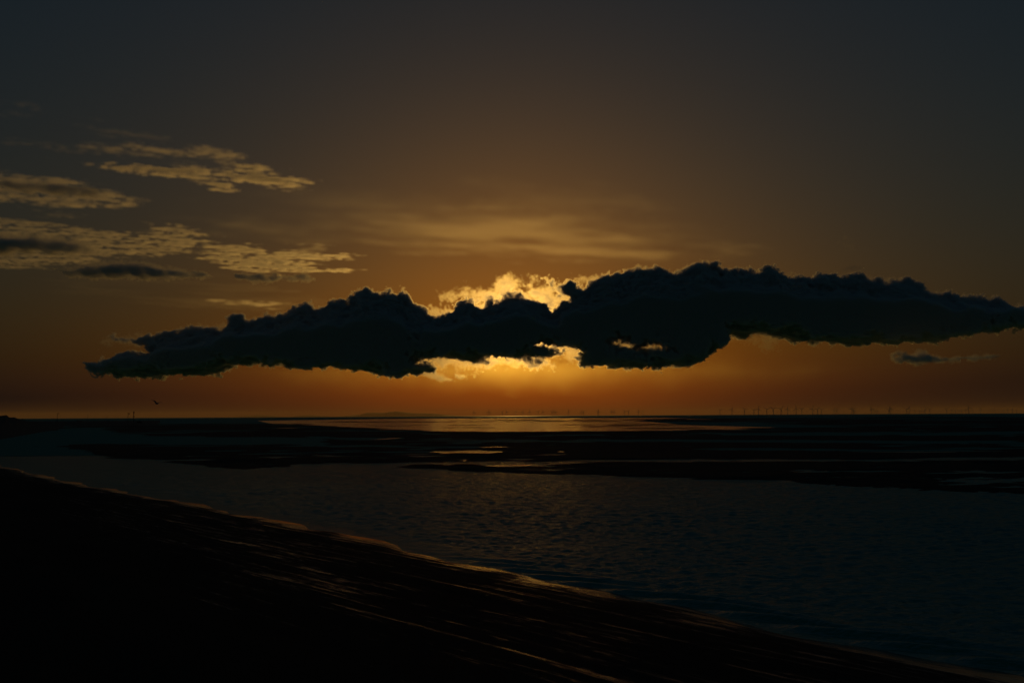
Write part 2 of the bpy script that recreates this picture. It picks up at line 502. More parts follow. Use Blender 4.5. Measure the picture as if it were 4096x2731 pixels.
# ------------------------------------------------------------------ scrub on the spit
def leaf_clump(name, rx, rz, n, seed):
    r = np.random.default_rng(seed)
    verts, faces = [], []
    for i in range(n):
        a, b = r.uniform(0, 6.283), math.acos(r.uniform(-.2, 1))
        k = (r.uniform(.25, 1)) ** .5 * r.uniform(.8, 1.15)
        c = np.array([rx * k * math.sin(b) * math.cos(a), rx * k * math.sin(b) * math.sin(a), rz * .35 + rz * .65 * k * math.cos(b)])
        d = r.normal(size=3); d /= np.linalg.norm(d)
        e = np.cross(d, r.normal(size=3)); e /= np.linalg.norm(e)
        L, w = r.uniform(.10, .22) * rx, r.uniform(.04, .08) * rx
        j = len(verts)
        verts += [tuple(c - d * L), tuple(c + e * w), tuple(c + d * L), tuple(c - e * w)]
        faces.append((j, j + 1, j + 2, j + 3))
    me = bpy.data.meshes.new(name)
    me.from_pydata(verts, [], faces)
    return me
def shrub(label, u, v, rx, rz, seed, d=None):
    b = dune_point(u, v, d)
    e = tag(empty('shrub', b), label, 'shrub', 'scrub on the dune spit')
    put('foliage', leaf_clump('foliage', rx, rz, 420, seed), M_LEAF, e)
    r = np.random.default_rng(seed)
    for k in range(4):
        a, L = r.uniform(0, 6.283), rz * .8
        dx, dy = .5 * rx * math.cos(a), .5 * rx * math.sin(a)
        put('stem', ring_mesh('stem', [[(dx * t + .06 * (1 - .6 * t) * math.cos(q), dy * t + .06 * (1 - .6 * t) * math.sin(q), L * t - .2) for q in np.linspace(0, 6.283, 6)[:-1]] for t in (0, .4, .75, 1)]), M_TWIG, e)
shrub('largest shrub on the dune crest at the left edge', 21, 1667, 2.0, 1.9, 1)
shrub('shrub in the dip just right of the dune crest', 54, 1673, 1.6, 1.3, 2)
shrub('shrub at the foot of the dune slope', 140, 1691, 1.5, 1.0, 3)
shrub('shrub on the middle rise of the spit', 312, 1687, 1.7, 1.2, 4)
shrub('shrub right of the slim bare mast', 372, 1689, 1.6, .9, 7)
shrub('small shrub below the leaning twin stakes', 434, 1690.5, 1.3, .9, 5)
shrub('round bushy hump right of the tallest marker post', 557, 1691.5, 2.3, 1.9, 6)

# ------------------------------------------------------------------ marker posts
def post(label, u, v_top, dist, v_base, r, tops, name='marker_post', lean=0.0):
    b = at(np.array([float(u)]), np.array([float(v_base)]), dist)[0]
    t = at(np.array([float(u)]), np.array([float(v_top)]), dist)[0]
    L = t[2] - b[2] + .6
    e = tag(empty(name, (b[0], b[1], b[2] - .6)), label, 'post', 'posts on the spit')
    e.rotation_euler.y = lean
    put('pole', tube('pole', [(0, r * 1.25), (L * .5, r), (L, r * .8)], 8), M_STEEL, e)
    for kind, z, s in tops:
        zz = L - z
        if kind == 'cone':
            put('topmark', tube('topmark', [(0, s), (s * .1, s), (s * 1.7, .04)], 12), M_MARK, e, (0, 0, zz))
        elif kind == 'inverted':
            put('topmark', tube('topmark', [(0, .04), (s * 1.6, s), (s * 1.7, s)], 12), M_MARK, e, (0, 0, zz))
        elif kind == 'lamp':
            a = put('lamp_arm', tube('lamp_arm', [(0, .05), (s * 1.4, .05)], 6), M_STEEL, e, (0, 0, zz))
            a.rotation_euler = (0, R(80), 0)
            put('lamp_housing', ring_mesh('lamp_housing', [[(s * 1.1 + x * s * .6 * k, y * s * .45 * k, w) for x, y in ((-1, -1), (1, -1), (1, 1), (-1, 1))] for w, k in ((-.35 * s, .8), (.05, 1), (.35 * s, .5))]), M_MARK, e, (0, 0, zz))
        elif kind == 'cage':
            c = put('platform', tube('platform', [(0, s), (.12, s)], 12), M_STEEL, e, (0, 0, zz))
            for k in range(6):
                a = k * math.pi / 3
                put('rail_post', tube('rail_post', [(0, .035), (1.1, .035)], 5), M_STEEL, c, (s * .93 * math.cos(a), s * .93 * math.sin(a), .12))
            put('rail', ring_mesh('rail', [[((s * .93 + .04 * math.cos(q)) * math.cos(a), (s * .93 + .04 * math.cos(q)) * math.sin(a), 1.2 + .04 * math.sin(q)) for q in np.linspace(0, 6.283, 6)[:-1]] for a in np.linspace(0, 6.283, 17)], False), M_STEEL, c)
        elif kind == 'ball':
            put('topmark', tube('topmark', [(s * (1 - math.cos(a)), max(.03, s * math.sin(a))) for a in np.linspace(0, math.pi, 8)], 12), M_MARK, e, (0, 0, zz))
    return e
post('marker post with a small lamp standing alone on the spit', 228.5, 1652, 905, 1688, .22, [('lamp', .35, .9)])
post('slim bare mast between the lone lamp post and the twin posts', 351, 1656, 900, 1686, .12, [('ball', .3, .22)], 'bare_mast')
post('thin leaning stake left of the twin posts', 430, 1661, 900, 1689, .10, [], 'stake', R(-4))
post('left one of the twin posts, with a single topmark', 511, 1652, 700, 1704.5, .17, [('lamp', .4, .8), ('cone', .1, .35)])
post('tallest post, right one of the twins, with double topmarks', 534, 1648, 665, 1706.5, .19, [('cone', .25, .55), ('inverted', 1.5, .55), ('cage', 3.7, .55), ('ball', 2.8, .34)])
post('short squat post on the slope of the dune', 89.5, 1676, 915, 1681.5, .28, [('ball', .2, .45)], 'short_post')

# ------------------------------------------------------------------ the gull
def gull(u, v, dist):
    c = at(np.array([float(u)]), np.array([float(v)]), dist)[0]
    k = dist / FPX
    def q(px, py, dep):
        return np.array([px * k, dep, py * k])
    body = [(-10.0, 1.6, .25), (-8.6, 1.2, 1.0), (-6.0, .4, 1.9), (-2.0, 0, 2.9), (2.0, .2, 3.0), (5.0, .9, 2.3), (6.8, 1.6, 1.8), (8.0, 1.9, 1.65), (9.0, 1.7, 1.1), (9.6, 1.4, .4)]
    n = 10
    rings = [[q(x, y + r * .8 * math.sin(a), 0) + np.array([0, r * k * 1.0 * math.cos(a), 0]) for a in np.linspace(0, 2 * math.pi, n + 1)[:-1]] for x, y, r in body]
    verts = [tuple(p) for r_ in rings for p in r_]
    faces = [(i * n + j, i * n + (j + 1) % n, (i + 1) * n + (j + 1) % n, (i + 1) * n + j) for i in range(len(body) - 1) for j in range(n)]
    faces += [tuple(range(n))[::-1], tuple(range((len(body) - 1) * n, len(body) * n))]
    # each wing: (leading, trailing, thickness) stations from root to tip
    wings = [
        [(q(3.5, 2.4, -.04), q(-3.5, 1.8, -.04), 1.0), (q(.5, 7.0, -.16), q(-6.0, 5.2, -.15), .8), (q(-2.8, 11.5, -.27), q(-8.0, 9.8, -.26), .6), (q(-8.0, 13.6, -.36), q(-11.5, 12.2, -.35), .4), (q(-15.5, 15.2, -.46), q(-15.8, 14.8, -.46), .15)],
        [(q(3.5, 2.4, .04), q(-3.0, 1.8, .04), 1.0), (q(6.0, 4.8, .16), q(1.0, 3.6, .16), .8), (q(9.5, 6.2, .28), q(5.5, 5.0, .28), .6), (q(13.0, 6.0, .40), q(10.5, 5.2, .39), .4), (q(17.5, 4.6, .52), q(17.2, 4.3, .52), .15)],
    ]
    for w in wings:
        base = len(verts)
        for le, te, th in w:
            up = np.array([0, 0, th * k])
            verts += [tuple(le), tuple((le + te) / 2 + up), tuple(te), tuple((le + te) / 2 - up * .4)]
        for i in range(len(w) - 1):
            for j in range(4):
                a, b = base + i * 4 + j, base + i * 4 + (j + 1) % 4
                faces.append((a, b, b + 4, a + 4))
        m_ = base + (len(w) - 1) * 4
        faces += [(m_, m_ + 1, m_ + 2, m_ + 3), (base + 3, base + 2, base + 1, base)]
    tail = len(verts)
    verts += [tuple(q(-8.5, 2.2, -.05)), tuple(q(-8.5, 2.2, .05)), tuple(q(-12.2, 2.0, .08)), tuple(q(-12.6, 2.0, -.08)), tuple(q(-8.5, 1.2, -.05)), tuple(q(-8.5, 1.2, .05)), tuple(q(-12.2, 1.7, .08)), tuple(q(-12.6, 1.7, -.08))]
    faces += [tuple(tail + i for i in f) for f in ((0, 1, 2, 3), (7, 6, 5, 4), (0, 4, 5, 1), (1, 5, 6, 2), (2, 6, 7, 3), (3, 7, 4, 0))]
    e = tag(empty('seagull', c), 'gull gliding with raised wings above the spit at left', 'bird')
    link_mesh('body', verts, faces, M_GULL, e, True)
    link_mesh('beak', [tuple(q(9.2, 1.9, -.012)), tuple(q(9.2, 1.9, .012)), tuple(q(9.2, 1.2, .012)), tuple(q(9.2, 1.2, -.012)), tuple(q(11.2, 1.2, 0))], [(0, 1, 2, 3), (0, 4, 1), (1, 4, 2), (2, 4, 3), (3, 4, 0)], M_BEAK, e)
gull(627, 1614.5, 120)

# ------------------------------------------------------------------ wind farm
RAD, HUB = 53.5, 83.0
ME_TOWER = tube('tower', [(-1, 4.6), (12, 4.6), (12.2, 4.0), (HUB - 2, 2.8)], 10)
ME_NAC = ring_mesh('nacelle', [[(x * 2.1 * s, y, HUB + z * 2.1 * s) for x, z in ((-1, -.9), (1, -.9), (1, .7), (.6, 1), (-.6, 1), (-1, .7))] for y, s in ((-4.2, .8), (-3, 1), (5, 1), (8, .7))])
ME_HUB = ring_mesh('hub', [[(s * math.cos(a), y, s * math.sin(a)) for a in np.linspace(0, 6.283, 11)[:-1]] for y, s in ((2.0, 1.9), (.2, 2.0), (-1.6, 1.6), (-2.8, .6))])
ME_BLADE = ring_mesh('blade', [[(c * x, y * t, r) for x, y in ((-.35, 0), (0, -1), (.65, 0), (0, 1))] for r, c, t in ((1.2, 3.2, 1.1), (4, 3.6, 1.1), (10, 6.6, .7), (20, 5.8, .5), (36, 4.4, .3), (48, 3.2, .18), (RAD, 1.4, .06))])
ORD = 'first second third fourth fifth sixth seventh eighth ninth tenth eleventh twelfth thirteenth fourteenth fifteenth sixteenth seventeenth eighteenth nineteenth twentieth'.split()
def ordinal(i, n):
    """place in a row, counted from the nearer end"""
    if i < n / 2:
        return 'leftmost' if i == 0 else ORD[i] + ' from left'
    k = n - 1 - i
    return 'rightmost' if k == 0 else ORD[k] + ' from right'
def turbine(u, r_px, ang, label, group):
    dist = RAD * FPX / r_px
    p = at(np.array([float(u)]), np.array([float(horizon_v(u))]), dist)[0]
    e = tag(empty('wind_turbine', (p[0], p[1], 0)), label, 'wind turbine', group)
    e.rotation_euler.z = -math.atan2(p[0], p[1]) + R(random.uniform(-14, 14))
    put('tower', ME_TOWER, M_TURBINE, e)
    put('nacelle', ME_NAC, M_TURBINE, e)
    h = put('hub', ME_HUB, M_TURBINE, e, (0, -6.0, HUB))
    for k in range(3):
        b = put('blade', ME_BLADE, M_TURBINE, h)
        b.rotation_euler.y = R(ang + 120 * k)
# (column, hub row, tip of one blade) read in enlarged crops of the photo
NEAR = [(605,290,640,272),(765,288,785,245),(937,280,980,267),(1060,290,1090,265),(1123,278,1132,228),(1236,285,1280,267),(1322,270,1368,250),(1426,277,1458,238),(1514,288,1520,240),(1629,272,1625,222),(1706,280,1745,255),(1851,268,1868,222),(1915,275,1945,242),(1968,282,2000,270),(2138,270,2160,235),(2178,280,2215,268)]
near = [(2700 + x / 3.36, math.hypot(a - x, b - y) / 3.36, math.degrees(math.atan2(a - x, y - b))) for x, y, a, b in NEAR]
NEAR2 = [(318,232,340,198),(338,240,365,215),(550,237,535,198),(755,240,722,232),(780,230,820,228),(767,236,757,200),(967,240,985,228),(995,233,1005,195),(1192,237,1178,205),(1240,228,1265,215),(1437,232,1462,207),(1700,227,1685,185),(1840,245,1838,215)]
near += [(3300 + x / 2.955, max(12, math.hypot(a - x, b - y) / 2.955), math.degrees(math.atan2(a - x, y - b))) for x, y, a, b in NEAR2]
near.sort()
for i, (u, r, a) in enumerate(near):
    turbine(u, min(max(r, 12.0), 16.5), a, 'tall wind turbine in the right-hand row, ' + ordinal(i, len(near)), 'wind turbines in the right-hand row')
mid = [(1800 + x / 2.613, a) for x, a in ((250,-8),(398,10),(418,-15),(546,45),(592,-25),(688,55),(762,20),(833,0),(923,60),(972,-10),(1065,40),(1085,0),(1107,-20),(1240,-10),(1372,-5),(1396,-45),(1545,30),(1555,-20),(1688,0),(1715,15),(1825,-30),(1865,40),(1970,5),(2015,38))]
for i, (u, a) in enumerate(mid):
    turbine(u, 10.4 + .5 * math.sin(i * 2.1), a, 'small hazy wind turbine below the sun, ' + ordinal(i, len(mid)), 'wind turbines below the sun')
far = [(3300 + x / 2.955, a) for x, a in ((357,20),(572,10),(600,50),(620,-5),(1060,40),(1115,0),(1143,25),(1175,-20),(1500,15),(1545,50),(1578,-30),(1615,0),(1655,35),(1740,-10),(1928,55),(1972,20),(2012,-40),(2062,10),(2110,0),(2160,-25),(2215,15),(2265,0))]
for i, (u, a) in enumerate(far):
    turbine(u, 9.0 + 1.0 * math.sin(i * 1.7), a, 'faint far wind turbine behind the right-hand row, ' + ordinal(i, len(far)), 'far wind turbines at the right')

# ------------------------------------------------------------------ clouds as volumes
def volume_material(name, albedo, lobes):
    """vapour: one scattering lobe for each (share, anisotropy)"""
    m = bpy.data.materials.new(name)
    m.use_nodes = True
    n, l = m.node_tree.nodes, m.node_tree.links
    n.clear()
    out = n.new('ShaderNodeOutputMaterial')
    den = n.new('ShaderNodeAttribute'); den.attribute_name = 'density'
    last = None
    for share, g in lobes:
        v = n.new('ShaderNodeVolumeScatter')
        v.inputs['Color'].default_value = (*albedo, 1)
        v.inputs['Anisotropy'].default_value = g
        k = n.new('ShaderNodeMath'); k.operation = 'MULTIPLY'; k.inputs[1].default_value = share * .001
        l.new(den.outputs['Fac'], k.inputs[0]); l.new(k.outputs[0], v.inputs['Density'])
        if last:
            ad = n.new('ShaderNodeAddShader')
            l.new(last.outputs[0], ad.inputs[0]); l.new(v.outputs[0], ad.inputs[1]); last = ad
        else:
            last = v
    l.new(last.outputs[0], out.inputs['Volume'])
    return m

def volume_object(name, dens, lo, hi, mat):
    """a volume whose grid holds the array dens over the box lo..hi (world metres)"""
    lo, hi = np.array(lo, float), np.array(hi, float)
    base = np.array([(lo[0] + hi[0]) / 2, (lo[1] + hi[1]) / 2, lo[2]])
    me = bpy.data.meshes.new(name + '_samples')
    me.vertices.add(dens.size)
    me.attributes.new('dens', 'FLOAT', 'POINT').data.foreach_set('value', np.ascontiguousarray(dens * 1000, np.float32).ravel())  # per kilometre
    src = bpy.data.objects.new(name + '_samples', me)
    ng = bpy.data.node_groups.new(name + '_grid', 'GeometryNodeTree')
    ng.interface.new_socket('Geometry', in_out='INPUT', socket_type='NodeSocketGeometry')
    ng.interface.new_socket('Geometry', in_out='OUTPUT', socket_type='NodeSocketGeometry')
    N, L = ng.nodes.new, ng.links.new
    vc = N('GeometryNodeVolumeCube')
    vc.inputs['Min'].default_value = lo - base
    vc.inputs['Max'].default_value = hi - base
    for ax, n in zip('XYZ', dens.shape):
        vc.inputs['Resolution ' + ax].default_value = n
    pos = N('GeometryNodeInputPosition')
    sx = N('ShaderNodeSeparateXYZ')
    L(pos.outputs[0], sx.inputs[0])
    idx = None
    for i in range(3):
        mr = N('ShaderNodeMapRange')
        L(sx.outputs[i], mr.inputs[0])
        mr.inputs[1].default_value, mr.inputs[2].default_value = (lo - base)[i], (hi - base)[i]
        mr.inputs[3].default_value, mr.inputs[4].default_value = 0, dens.shape[i] - 1
        rd = N('ShaderNodeMath'); rd.operation = 'ROUND'
        L(mr.outputs[0], rd.inputs[0])
        if idx is None:
            idx = rd
        else:
            ma = N('ShaderNodeMath'); ma.operation = 'MULTIPLY_ADD'
            L(idx.outputs[0], ma.inputs[0]); ma.inputs[1].default_value = dens.shape[i]; L(rd.outputs[0], ma.inputs[2])
            idx = ma
    oi = N('GeometryNodeObjectInfo'); oi.inputs[0].default_value = src
    na = N('GeometryNodeInputNamedAttribute'); na.data_type = 'FLOAT'; na.inputs[0].default_value = 'dens'
    si = N('GeometryNodeSampleIndex')
    L(oi.outputs['Geometry'], si.inputs['Geometry']); L(na.outputs[0], si.inputs['Value']); L(idx.outputs[0], si.inputs['Index'])
    L(si.outputs[0], vc.inputs['Density'])
    sm = N('GeometryNodeSetMaterial'); sm.inputs['Material'].default_value = mat
    go = N('NodeGroupOutput')
    L(vc.outputs[0], sm.inputs[0]); L(sm.outputs[0], go.inputs[0])
    vol = bpy.data.volumes.new(name)
    vol.materials.append(mat)
    o = bpy.data.objects.new(name, vol)
    COL.objects.link(o)
    o.location = base
    o.modifiers.new('grid', 'NODES').node_group = ng
    return o

def to_plane(P, dist):
    """photo outline -> (x, z) on the upright plane y = dist"""
    P = np.array(P, float)
    q = at(P[:, 0], P[:, 1], dist)
    return q[:, [0, 2]]

def bank(name, dist, bodies, box, cell, mat, deep):
    """an upright cloud at a distance: each body is an outline with its own puffiness"""
    (u0, v1), (u1, v0) = box
    a, b = at(u0, v1, dist), at(u1, v0, dist)
    x = np.arange(a[0], b[0], cell[0]); y = np.arange(-deep, deep, cell[1]); z = np.arange(a[2], b[2], cell[2])
    shape = (len(x), len(y), len(z))
    X, Z = np.meshgrid(x, z, indexing='ij')
    total = np.zeros(shape, np.float32)
    bands = {}
    def band(lo, hi, beta, st):
        key = (lo, hi, beta, st)
        if key not in bands:
            bands[key] = fractal(shape, cell, lo, hi, beta, st)
        return bands[key]
    for b_ in bodies:
        D = poly_dist(to_plane(b_['poly'], dist), X, Z).astype(np.float32)
        Rr = np.full(D.shape, float(b_['R']), np.float32)
        if b_.get('base'):                               # flat bases run deep, domes curl back at the top
            ins = D > 0
            top = np.where(ins, Z, -1e9).max(1); bot = np.where(ins, Z, 1e9).min(1)
            ok = ins.any(1)
            top = np.interp(x, x[ok], top[ok]); bot = np.interp(x, x[ok], bot[ok])
            t = np.clip((Z - bot[:, None]) / np.maximum(top - bot, 60)[:, None], 0, 1)
            Rr = Rr + b_['base'] * (1 - t) ** 4
        s = D[:, None, :] - ((y - b_.get('y', 0)) ** 2)[None, :, None].astype(np.float32) / (2 * Rr[:, None, :].astype(np.float32))
        s = s + b_.get('grow', 0)
        for lo, hi, beta, amp, billow in b_['noise']:
            n = band(lo, hi, beta, b_.get('stretch', (1, 1, 1)))
            s = s + amp * ((0.8 - np.abs(n)) if billow else n)
        wd = (b_['w'] * (.3 + .7 * t)).astype(np.float32)[:, None, :] if b_.get('base') else b_['w']
        if b_.get('torn'):                               # crisp in places, feathered in others
            wd = wd * np.exp(b_['torn'] * np.clip(band(700, 4000, 1.8, (1, 1, 1)), -1.2, 2.2))
        d = smooth(s, 0, wd) * b_['rho']
        if 'thin' in b_:
            for P, k, soft in b_['thin']:
                n = band(90, 700, 1.4, (1, 1, 1))
                for j in range(0, len(y), 5):            # the gap runs through the depth of the cloud
                    f = (dist + y[min(j + 2, len(y) - 1)]) / dist
                    T = poly_dist(to_plane(P, dist) * f, X, Z).astype(np.float32)
                    d[:, j:j + 5] *= 1 - k * smooth(T[:, None, :] + 55 + n[:, j:j + 5] * soft, -soft * .4, soft * .6)
        total = np.maximum(total, d)
    total[total < b_['rho'] * 0.002] = 0
    total[0], total[-1], total[:, 0], total[:, -1], total[:, :, 0], total[:, :, -1] = 0, 0, 0, 0, 0, 0
    return volume_object(name, total, (x[0], dist + y[0], z[0]), (x[-1], dist + y[-1], z[-1]), mat)

c6 = lambda *p: crop(p, 1500, 1000, 1.68)
c7 = lambda *p: crop(p, 300, 1000, 1.68)
c8 = lambda *p: crop(p, 2600, 1000, 1.572)

MAIN = (c7((180,765),(200,745),(300,735),(360,690),(440,680),(500,705),(560,710),(500,680),(490,640),(400,620),(270,600),(430,600),(500,585),(600,565),(700,550),(800,548),(870,545),(930,530),(1000,520),(1040,500),(1050,460),(1090,445),(1140,460),(1160,485),(1230,465),(1280,455),(1350,465),(1420,445),(1440,415),(1500,385),(1560,378),(1620,405),(1660,385),(1720,360),(1800,350),(1840,370),(1850,330),(1890,295),(1960,265),(1990,290))
    + c6((40,297),(100,265),(140,285),(180,280),(215,320),(240,355),(275,385),(330,400),(390,445),(430,458),(480,440),(550,405),(600,372),(640,352),(680,378),(730,390),(760,355),(800,350),(860,330),(910,312),(970,305),(1040,315),(1100,335),(1150,375),(1190,415),(1230,380),(1240,300),(1250,245),(1290,230),(1340,240),(1400,258),(1440,225),(1500,190),(1560,180),(1600,185),(1640,160),(1690,130),(1750,118),(1850,128),(1900,115),(1950,135),(1990,148),(2050,130),(2100,110),(2150,85),(2200,90),(2280,102))
    + c8((400,95),(440,130),(500,135),(600,140),(690,150),(720,118),(780,125),(850,160),(900,185),(930,165),(970,185),(1010,195),(1070,170),(1130,165),(1190,175),(1240,160),(1300,165),(1330,190),(1420,190),(1480,195),(1510,175),(1560,185),(1620,185),(1700,215),(1740,260),(1830,285),(1880,270),(1950,290),(2050,305),(2100,320),(2160,295),(2230,325),(2300,360),(2352,375),(2500,400),(2700,440),(2600,465),(2352,470),(2200,480),(2060,500),(1900,530),(1700,560),(1500,560),(1300,570),(1100,560),(950,550),(800,510),(650,510),(500,500),(440,510),(430,570),(400,600),(340,640),(300,690),(200,705))
    + c6((1900,750),(1800,765),(1700,775),(1600,765),(1560,740),(1480,750),(1400,750),(1380,700),(1330,655),(1230,685),(1150,690),(1000,690),(900,700),(750,702),(620,712),(500,700),(400,695),(330,700),(250,730),(250,780),(190,825),(70,825),(0,790))
    + c7((2400,795),(2060,820),(2000,790),(1880,775),(1700,770),(1500,755),(1300,745),(1150,735),(1030,735),(1010,770),(900,800),(750,815),(500,825),(300,830),(220,800)))
# the outline crosses from one crop to the next: drop the doubled corner
MAIN = [p for i, p in enumerate(MAIN) if i == 0 or p != MAIN[i - 1]]

CUMULUS = volume_material('cloud_vapour', (0.999, 0.995, 0.86), ((.2, .93), (.32, .0), (.48, -.6)))
PUFF = [(60, 900, 1.9, 48, False), (60, 420, 1.7, 44, True)]
WISP = [(60, 600, 1.6, 62, False), (45, 240, 1.3, 30, True)]
wisp = lambda P, rho=.004, y=350, R_=140, w=150: dict(poly=P, y=y, R=R_, w=w, rho=rho, grow=28, noise=WISP)
cloud = bank('cloud_bank', 20000, [
    wisp(c6((415,270),(450,285),(500,265),(600,230),(640,245),(700,262),(780,245),(830,255),(880,290),(840,305),(750,315),(650,318),(580,325),(520,315),(430,305))),
    wisp(c6((790,215),(820,175),(900,155),(960,172),(1020,200),(1060,162),(1100,178),(1115,210),(1060,240),(1000,250),(900,258),(850,260),(800,235))),
    wisp(c6((1000,270),(1060,238),(1130,222),(1200,240),(1240,290),(1250,340),(1230,400),(1190,425),(1150,395),(1120,345),(1060,315)), .005),
    wisp(c6((320,400),(370,365),(430,385),(550,392),(500,430),(430,465),(370,440)), .006),
    wisp(c6((560,375),(620,335),(690,365),(760,345),(860,322),(970,295),(1100,325),(1180,395),(1000,400),(800,440),(700,420)), .006),
    wisp(c6((1200,235),(1300,212),(1370,216),(1420,250),(1480,215),(1530,290),(1440,300),(1250,290)), .006),
    wisp(c6((1340,170),(1400,160),(1430,180),(1500,140),(1530,160),(1570,148),(1620,165),(1560,200),(1450,205),(1360,190)), .005),
    wisp(c6((180,760),(260,715),(400,690),(500,700),(620,705),(800,700),(930,690),(1080,680),(1150,715),(1195,765),(1100,775),(950,765),(800,785),(650,805),(560,785),(430,780),(330,800),(240,800)), .0045, 450),
    wisp(c6((1000,620),(1100,600),(1250,610),(1400,640),(1500,700),(1560,760),(1420,765),(1330,720),(1200,700),(1050,660)), .003, 450),
    wisp(c6((1540,600),(1640,585),(1750,610),(1930,610),(1990,660),(1900,690),(1700,690),(1580,670)), .0022, 450),
    dict(poly=c6((925,705),(1000,698),(1080,728),(1145,768),(1080,772),(990,752)), y=-150, R=90, w=60, rho=.02, grow=10, noise=WISP),
    dict(poly=c6((670,742),(750,732),(785,762),(700,772)), y=-150, R=90, w=60, rho=.018, grow=10, noise=WISP),
    dict(poly=c6((360,705),(440,712),(420,742),(370,735)), y=-150, R=90, w=60, rho=.016, grow=8, noise=WISP),
    dict(poly=c6((1150,215),(1195,205),(1215,240),(1240,300),(1190,290),(1160,250)), y=-100, R=90, w=70, rho=.016, grow=8, noise=WISP),
    dict(poly=c6((640,330),(760,315),(860,290),(1000,280),(960,310),(800,345),(700,372)), y=-100, R=90, w=80, rho=.010, grow=4, noise=WISP),
    wisp(c7((150,625),(220,580),(330,570),(480,575),(560,555),(520,600),(380,640),(250,625)), .004, 200),
    wisp(c7((800,520),(850,500),(950,500),(1020,495),(1060,440),(1110,435),(1160,460),(1230,455),(1280,440),(1360,455),(1480,385),(1580,372),(1640,400),(1740,350),(1800,400),(1400,480),(1000,560)), .0045, 200),
    wisp(c8((430,505),(600,490),(800,510),(980,530),(1060,560),(960,575),(830,560),(800,600),(830,640),(760,620),(700,580),(560,560),(480,560)), .0025, 200),
    wisp(c8((690,150),(700,112),(790,118),(860,160),(960,160),(1020,200),(1190,165),(1240,150),(1320,160),(1400,185),(1500,172),(1620,178),(1710,215),(1500,230),(900,230)), .004, 200),
    dict(poly=MAIN, R=420, w=34, rho=.04, grow=10, torn=.75, base=12000, noise=PUFF, thin=[
        (c6((1020,640),(1120,610),(1250,640),(1330,640),(1400,680),(1330,700),(1150,670)), 1.0, 60),
        (c6((1540,610),(1640,590),(1780,625),(1930,615),(1990,660),(1900,680),(1650,675)), .988, 80),
        (c6((1240,300),(1300,310),(1300,335),(1240,330)), .985, 35),
    ]),
], ((250, 1540), (4330, 1010)), (20, 40, 18), CUMULUS, 900)
tag(cloud, 'long dark cumulus bank with glowing edges hiding the low sun', 'cloud')

# thin high cloud: a layer at one height, patches with their own outline and grain
def sheet(name, alt, thick, patches, box, cell, mat):
    (u0, v0), (u1, v1) = box
    near = on_plane(np.array([(u0 + u1) / 2]), np.array([v1]), alt)[0]
    far = on_plane(np.array([(u0 + u1) / 2]), np.array([v0]), alt)[0]
    ya, yb = sorted((near[1], far[1]))
    xs = np.concatenate([on_plane(np.array([u0, u1]), np.array([q, q]), alt)[:, 0] for q in (v0, v1)])
    x = np.arange(xs.min(), xs.max(), cell[0]); y = np.arange(ya, yb, cell[1])
    nz = 5
    X, Y = np.meshgrid(x, y, indexing='ij')
    tot = np.zeros(X.shape, np.float32)
    for p in patches:
        P = np.array(p['poly'], float)
        D = poly_dist(on_plane(P[:, 0], P[:, 1], alt)[:, :2], X, Y)
        a = smooth(D + p['ragged'] * fractal(X.shape, cell[:2], 200, 3000, 1.3, p['st'], p.get('turn', 0)), -p['soft'], p['soft'])
        g = fractal(X.shape, cell[:2], p['lo'], p['hi'], p['beta'], p['st'], p.get('turn', 0))
        tot = np.maximum(tot, a * smooth(g, p['cut'] - p['band'], p['cut'] + p['band']) * p['rho'])
    prof = np.array([0, .6, 1, .6, 0], np.float32)
    d = tot[:, :, None] * prof
    d[d < 1e-6] = 0
    d[0], d[-1], d[:, 0], d[:, -1] = 0, 0, 0, 0
    return volume_object(name, d, (x[0], y[0], alt - thick), (x[-1], y[-1], alt + thick), mat)

ICE = volume_material('ice_cloud', (0.97, 0.97, 0.97), ((.75, .8), (.25, .0)))
c4 = lambda *p: crop(p, 0, 200, 1.4936)
fleck = dict(ragged=230, soft=270, lo=100, hi=1300, beta=.85, st=(1.9, .75), turn=R(24), cut=.3, band=.85, rho=.0030)
fl = lambda P, **k: dict(fleck, poly=P, **k)
tag(sheet('cirrus_cloud', 5000, 45, [
    fl(c4((700,690),(800,665),(950,680),(1100,700),(1300,720),(1480,715),(1640,735),(1720,775),(1800,825),(1700,832),(1560,810),(1440,795),(1380,830),(1310,810),(1200,770),(1000,760),(860,740),(760,720)), rho=.011, cut=.2),
    fl(c4((550,570),(650,565),(830,560),(1000,580),(1180,590),(1390,640),(1380,660),(1200,640),(1060,655),(850,640),(700,630),(600,600)), cut=.2),
    fl(c4((520,470),(620,470),(900,490),(1090,515),(1000,530),(850,520),(650,500)), rho=.0006, cut=.5),
    fl(c4((170,565),(330,570),(500,600),(420,600),(250,590)), rho=.0006, cut=.5),
    fl(c4((0,145),(60,150),(110,165),(40,165)), rho=.0006), fl(c4((0,330),(90,335),(160,345),(60,352)), rho=.0006),
], ((300, 380), (1330, 780)), (55, 70, 22), ICE), 'bright fleecy cirrus streak high on the left, above the others', 'cloud', 'cirrus clouds on the left')
tag(sheet('cirrus_cloud', 4600, 45, [
    fl(c4((-300,760),(0,755),(200,765),(400,775),(560,815),(700,855),(790,910),(760,950),(600,965),(450,960),(300,945),(150,920),(0,900),(-300,900)), rho=.0048, cut=.2),
    fl(c4((380,970),(500,985),(480,995),(380,990)), rho=.0008),
], ((-350, 640), (640, 900)), (55, 70, 22), ICE), 'cirrus patch at the left edge with a dark lens through its top', 'cloud', 'cirrus clouds on the left')
